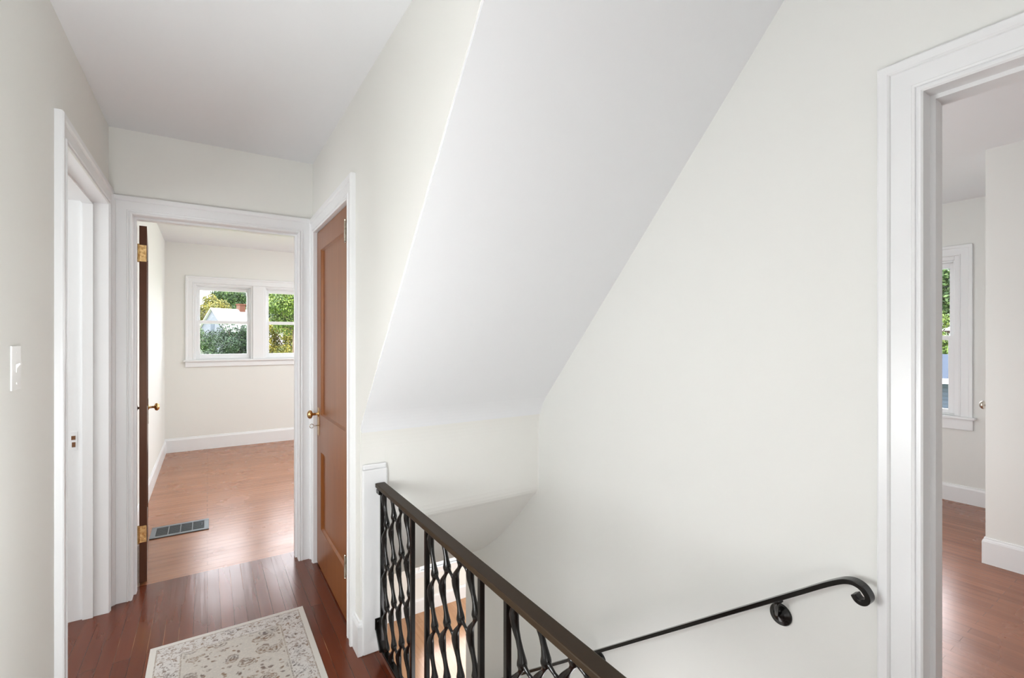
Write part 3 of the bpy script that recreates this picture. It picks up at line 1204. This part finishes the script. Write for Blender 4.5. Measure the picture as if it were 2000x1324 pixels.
# ------------------------------------------------------------------ light switch on the left wall
sw = empty('light_switch', (XL, 1.767, 1.302))
tag(sw, 'white light switch plate on the cream wall at the left edge', 'switch')
bm = BM()
bx(bm, 0.0005, 0.0045, -0.036, 0.036, -0.059, 0.059)
obj('wall_plate', bm, PLASTIC, sw, bevel=0.003)
bm = BM()
prism = [(0.004, -0.012), (0.006, -0.012), (0.0065, 0.0), (0.0135, 0.010), (0.012, 0.013), (0.004, 0.009)]
a = [bm.verts.new((p[0], -0.0055, p[1])) for p in prism]
b = [bm.verts.new((p[0], 0.0055, p[1])) for p in prism]
for i in range(6):
    bm.faces.new((a[i], a[(i + 1) % 6], b[(i + 1) % 6], b[i]))
bm.faces.new(a)
bm.faces.new(b[::-1])
obj('toggle', bm, PLASTIC, sw)
for z in (0.041, -0.041):
    bm = BM()
    lathe(bm, [(0.0035, 0), (0.003, 0.0015), (0.0001, 0.002)], (0.004, 0, z), (1, 0, 0), 12)
    obj('screw', bm, PLASTIC, sw)

# ------------------------------------------------------------------ outside
GR = -3.4
GRASS = mat('grass', (0.10, 0.16, 0.04), 0.95)
t = NT(GRASS)
c = t.ramp(t.noise(t.coords(), 2.0, 6), [(0.35, (0.06, 0.11, 0.025)), (0.65, (0.16, 0.22, 0.06))])
t.l(c, t.b.inputs['Base Color'])
bm = BM()
bx(bm, -80, 120, -30, 190, GR - 0.2, GR)
o = obj('lawn', bm, GRASS)
o['kind'] = 'structure'


def leafmat(name, c0, c1, c2):
    m = mat(name, c0, 0.55, 0, 0.3)
    t = NT(m)
    f = t.noise(t.coords(), 0.9, 3)
    gi = t.n('ShaderNodeNewGeometry')
    ff = t.math('ADD', t.math('MULTIPLY', f, 0.6), t.math('MULTIPLY', gi.outputs['Random Per Island'], 0.4))
    c = t.ramp(ff, [(0.3, c0), (0.5, c1), (0.72, c2)])
    t.l(c, t.b.inputs['Base Color'])
    t.b.inputs['Transmission Weight'].default_value = 0.0
    t.b.inputs['Subsurface Weight'].default_value = 0.0
    return m


LEAFY = leafmat('yellow_green_leaves', (0.0270, 0.0360, 0.0036), (0.0900, 0.0870, 0.0060), (0.1800, 0.1380, 0.0120))
LEAFG = leafmat('mid_green_leaves', (0.0072, 0.0180, 0.0048), (0.0240, 0.0510, 0.0120), (0.0600, 0.0960, 0.0240))
LEAFD = leafmat('dark_green_leaves', (0.0024, 0.0072, 0.0024), (0.0090, 0.0240, 0.0072), (0.0270, 0.0540, 0.0168))
LEAFB = leafmat('fresh_green_leaves', (0.0180, 0.0390, 0.0048), (0.0510, 0.0900, 0.0090), (0.1080, 0.1440, 0.0180))
BARK = mat('bark', (0.07, 0.045, 0.03), 0.9)
t = NT(BARK)
t.bump(t.noise(t.coords((8, 8, 2)), 3, 4), 0.6, 0.03)


def tree(name, x, y, top, rad, m, seed, label, n=5200, leaf=0.17, low=None, group=None):
    rnd = random.Random(seed)
    root = empty(name, (x, y, GR))
    tag(root, label, 'tree', group)
    H = top - GR
    base = (low - GR) if low is not None else H * 0.3
    cz = (H + base) / 2
    rz = (H - base) / 2
    blobs = []
    for i in range(26):
        while True:
            p = Vector((rnd.uniform(-1, 1), rnd.uniform(-1, 1), rnd.uniform(-1, 1)))
            if p.length < 1:
                break
        q = Vector((p.x * rad * .8, p.y * rad * .8, cz + p.z * rz * .85))
        blobs.append((q, rnd.uniform(0.22, 0.42) * rad))
    bm = BM()
    for i in range(n):
        q, r = blobs[rnd.randrange(len(blobs))]
        d = Vector((rnd.gauss(0, 1), rnd.gauss(0, 1), rnd.gauss(0, 1))).normalized()
        c = q + d * r * rnd.uniform(0.75, 1.05) * (1 if rnd.random() < .85 else .5)
        nrm = (d + Vector((rnd.gauss(0, .5), rnd.gauss(0, .5), rnd.gauss(0, .5)))).normalized()
        u = nrm.orthogonal().normalized()
        u.rotate(Matrix.Rotation(rnd.uniform(0, 6.28), 3, nrm))
        v = nrm.cross(u)
        s = leaf * rnd.uniform(0.6, 1.3)
        w_ = s * 0.5
        vs = [c - u * s, c + v * w_ - nrm * s * .1, c + u * s, c - v * w_ - nrm * s * .1]
        f = bm.faces.new([bm.verts.new(k) for k in vs])
    me = bpy.data.meshes.new('foliage')
    bm.to_mesh(me)
    bm.free()
    me.materials.append(m)
    o = bpy.data.objects.new('foliage', me)
    C.objects.link(o)
    o.parent = root
    bm = BM()
    tr = 0.05 * rad + 0.08
    tube(bm, [(0, 0, 0), (0.05, 0.02, cz * 0.5), (0, 0, cz), (0.1, 0, cz + rz * .5)], [(tr * 1.3, tr * 1.3), (tr, tr), (tr * .7, tr * .7), (tr * .25, tr * .25)], (1, 0, 0), 10)
    for q, r in blobs[:14]:
        s0 = Vector((0, 0, base + (q.z - base) * 0.45))
        mid = (s0 + q) / 2 + Vector((0, 0, -0.1 * rad))
        tube(bm, [s0, mid, q], [(tr * .45, tr * .45), (tr * .3, tr * .3), (tr * .1, tr * .1)], (0.3, 0.5, 1), 6)
    obj('trunk', bm, BARK, root, smooth=True)
    return root


# seen through the bedroom windows
tree('tree', 0.0, 98.0, 9.0, 3.7, LEAFY, 3, 'yellow-green tree behind the left end of the white roof in the bedroom window', 22800, 0.149, 2.0)
tree('tree', 3.6, 125.0, 13.9, 5.4, LEAFG, 5, 'green tree behind the middle of the white-roofed house', 26600, 0.223, 2.4)
tree('tree', 14.5, 134.0, 15.5, 6.4, LEAFG, 6, 'tall green tree behind the chimney of the white-roofed house', 26600, 0.236, 2.4)
tree('tree', -7.2, 122.0, 14.2, 5.2, LEAFD, 7, 'tall dark tree standing left behind the yellow-green tree', 22800, 0.223, 2.4)
tree('tree', 1.75, 45.0, 3.15, 2.2, LEAFD, 8, 'dark green tree in front of the white house, lower bedroom sash', 24700, 0.074, -2.4)
tree('tree', -0.45, 56.0, 2.75, 1.9, LEAFG, 9, 'bushy green tree left of the dark green tree, lower bedroom sash', 17100, 0.074, -1.8)
tree('tree', 4.3, 30.0, 5.3, 2.1, LEAFB, 10, 'bright green tree filling the upper sash of the right bedroom window', 30400, 0.062, 1.7)
tree('tree', 7.0, 55.0, 3.9, 2.6, LEAFY, 11, 'golden tree in the lower sash of the right bedroom window', 24700, 0.093, -2.2)
# seen through the side room window
tree('tree', 21.0, 6.0, 5.2, 2.2, LEAFG, 12, 'green tree above the blue-grey house past the right doorway', 22800, 0.068, 1.0)
tree('tree', 17.9, 4.75, 2.05, 0.85, LEAFB, 13, 'fresh green treetop just above the blue-grey roof', 15200, 0.043, 0.3)
tree('tree', 27.5, 9.5, 6.5, 2.7, LEAFD, 14, 'dark tall tree farthest behind the blue-grey house', 17100, 0.099, 0.4)


def siding(name, col, step=0.11):
    m = mat(name, col, 0.6)
    t = NT(m)
    g = t.n('ShaderNodeTexCoord')
    s = t.n('ShaderNodeSeparateXYZ')
    t.l(g.outputs['Object'], s.inputs[0])
    f = t.math('FRACT', t.math('DIVIDE', s.outputs[2], step))
    c = t.mix(t.math('LESS_THAN', f, 0.14), col, tuple(x * 0.45 for x in col))
    t.l(c, t.b.inputs['Base Color'])
    t.bump(f, 0.6, 0.02)
    return m


SIDW = siding('pale_blue_siding', (0.070, 0.080, 0.098), 0.2)
SIDB = siding('blue_grey_siding', (0.035, 0.047, 0.068), 0.075)
ROOFW = mat('pale_roof', (0.40, 0.39, 0.37), 0.7)
t = NT(ROOFW)
t.bump(t.noise(t.coords(), 8, 3), 0.3, 0.02)
ROOFG = mat('grey_roof', (0.022, 0.030, 0.044), 0.9, 0, 0.15)
t = NT(ROOFG)
t.bump(t.noise(t.coords((3, 30, 3)), 3, 3), 0.3, 0.02)
BRICK = mat('red_brick', (0.07, 0.02, 0.01), 0.9, 0, 0.2)
t = NT(BRICK)
br = t.n('ShaderNodeTexBrick')
br.inputs['Color1'].default_value = (0.075, 0.020, 0.009, 1)
br.inputs['Color2'].default_value = (0.050, 0.013, 0.006, 1)
br.inputs['Mortar'].default_value = (0.09, 0.06, 0.045, 1)
br.inputs['Scale'].default_value = 5
t.l(t.coords(rot=(R(90), 0, 0)), br.inputs['Vector'])
t.l(br.outputs['Color'], t.b.inputs['Base Color'])


def gable_house(name, cx, cy, rz, hx, hy, ze, zr, wall, roof, label, chim=None, eave=0.3):
    """ridge along local X"""
    root = empty(name, (cx, cy, GR), rz)
    tag(root, label, 'house')
    ze -= GR
    zr -= GR
    x0, x1, y0, y1 = -hx, hx, -hy, hy

    def part(nm, bm, m):
        return obj(nm, bm, m, root)
    bm = BM()
    prism_x(bm, [(y0, 0), (y1, 0), (y1, ze), (0, zr - 0.05), (y0, ze)], x0, x1)
    part('house_wall', bm, wall)
    bm = BM()
    th = 0.12
    sl_ = (zr - ze) / hy
    ez = ze - eave * sl_
    prism_x(bm, [(y0 - eave, ez), (0, zr), (y1 + eave, ez), (y1 + eave, ez + th), (0, zr + th), (y0 - eave, ez + th)], x0 - eave, x1 + eave)
    part('roof', bm, roof)
    bm = BM()
    bx(bm, x0 - eave, x1 + eave, y0 - eave - 0.1, y0 - eave, ez - 0.04, ez + th)
    part('gutter', bm, TRIM)
    if chim:
        bm = BM()
        bx(bm, chim[0], chim[0] + 0.9, -0.4, 0.4, ze, chim[1] - GR)
        bx(bm, chim[0] - 0.07, chim[0] + 0.97, -0.47, 0.47, chim[1] - GR - 0.2, chim[1] - GR)
        part('chimney', bm, BRICK)
    for k in range(2):
        bm = BM()
        xx = -hx * 0.5 + hx * k
        bx(bm, xx - 0.45, xx + 0.45, y0 - 0.03, y0 + 0.03, ze - 2.0, ze - 0.6)
        part('window_pane', bm, DARK)
    bm = BM()
    bx(bm, x0 - 0.03, x0 + 0.03, -0.4, 0.4, ze - 0.2, ze + 1.1)
    part('window_pane', bm, SIDB)
    return root


gable_house('house', 2.75, 81.3, R(32), 2.5, 3.0, 2.6, 5.65, SIDW, ROOFW, 'white gabled house with pale roof and brick chimney beyond the bedroom window', (1.35, 6.6))
# neighbour seen from the side room, ridge along Y
root = empty('house', (14.3, 3.2, GR))
tag(root, 'blue-grey sided house with low grey roof past the side room window', 'house')
inv = Matrix.Translation(-Vector(root.location))
bm = BM()
bx(bm, 11.6, 17.0, -1.0, 8.0, GR, 0.62)
o = obj('house_wall', bm, SIDB, root)
o.matrix_parent_inverse = inv
bm = BM()
v = [bm.verts.new(p) for p in ((11.4, -1.2, 0.58), (17.2, -1.2, 0.58), (17.2, 8.2, 0.58), (11.4, 8.2, 0.58), (14.3, 1.6, 1.02), (14.3, 5.4, 1.02))]
for f in ((0, 1, 4), (1, 2, 5, 4), (2, 3, 5), (3, 0, 4, 5), (0, 3, 2, 1)):
    bm.faces.new([v[i] for i in f])
o = obj('roof', bm, ROOFG, root)
o.matrix_parent_inverse = inv
bm = BM()
bx(bm, 11.34, 11.42, -1.2, 8.2, 0.55, 0.64)
o = obj('gutter', bm, TRIM, root)
o.matrix_parent_inverse = inv
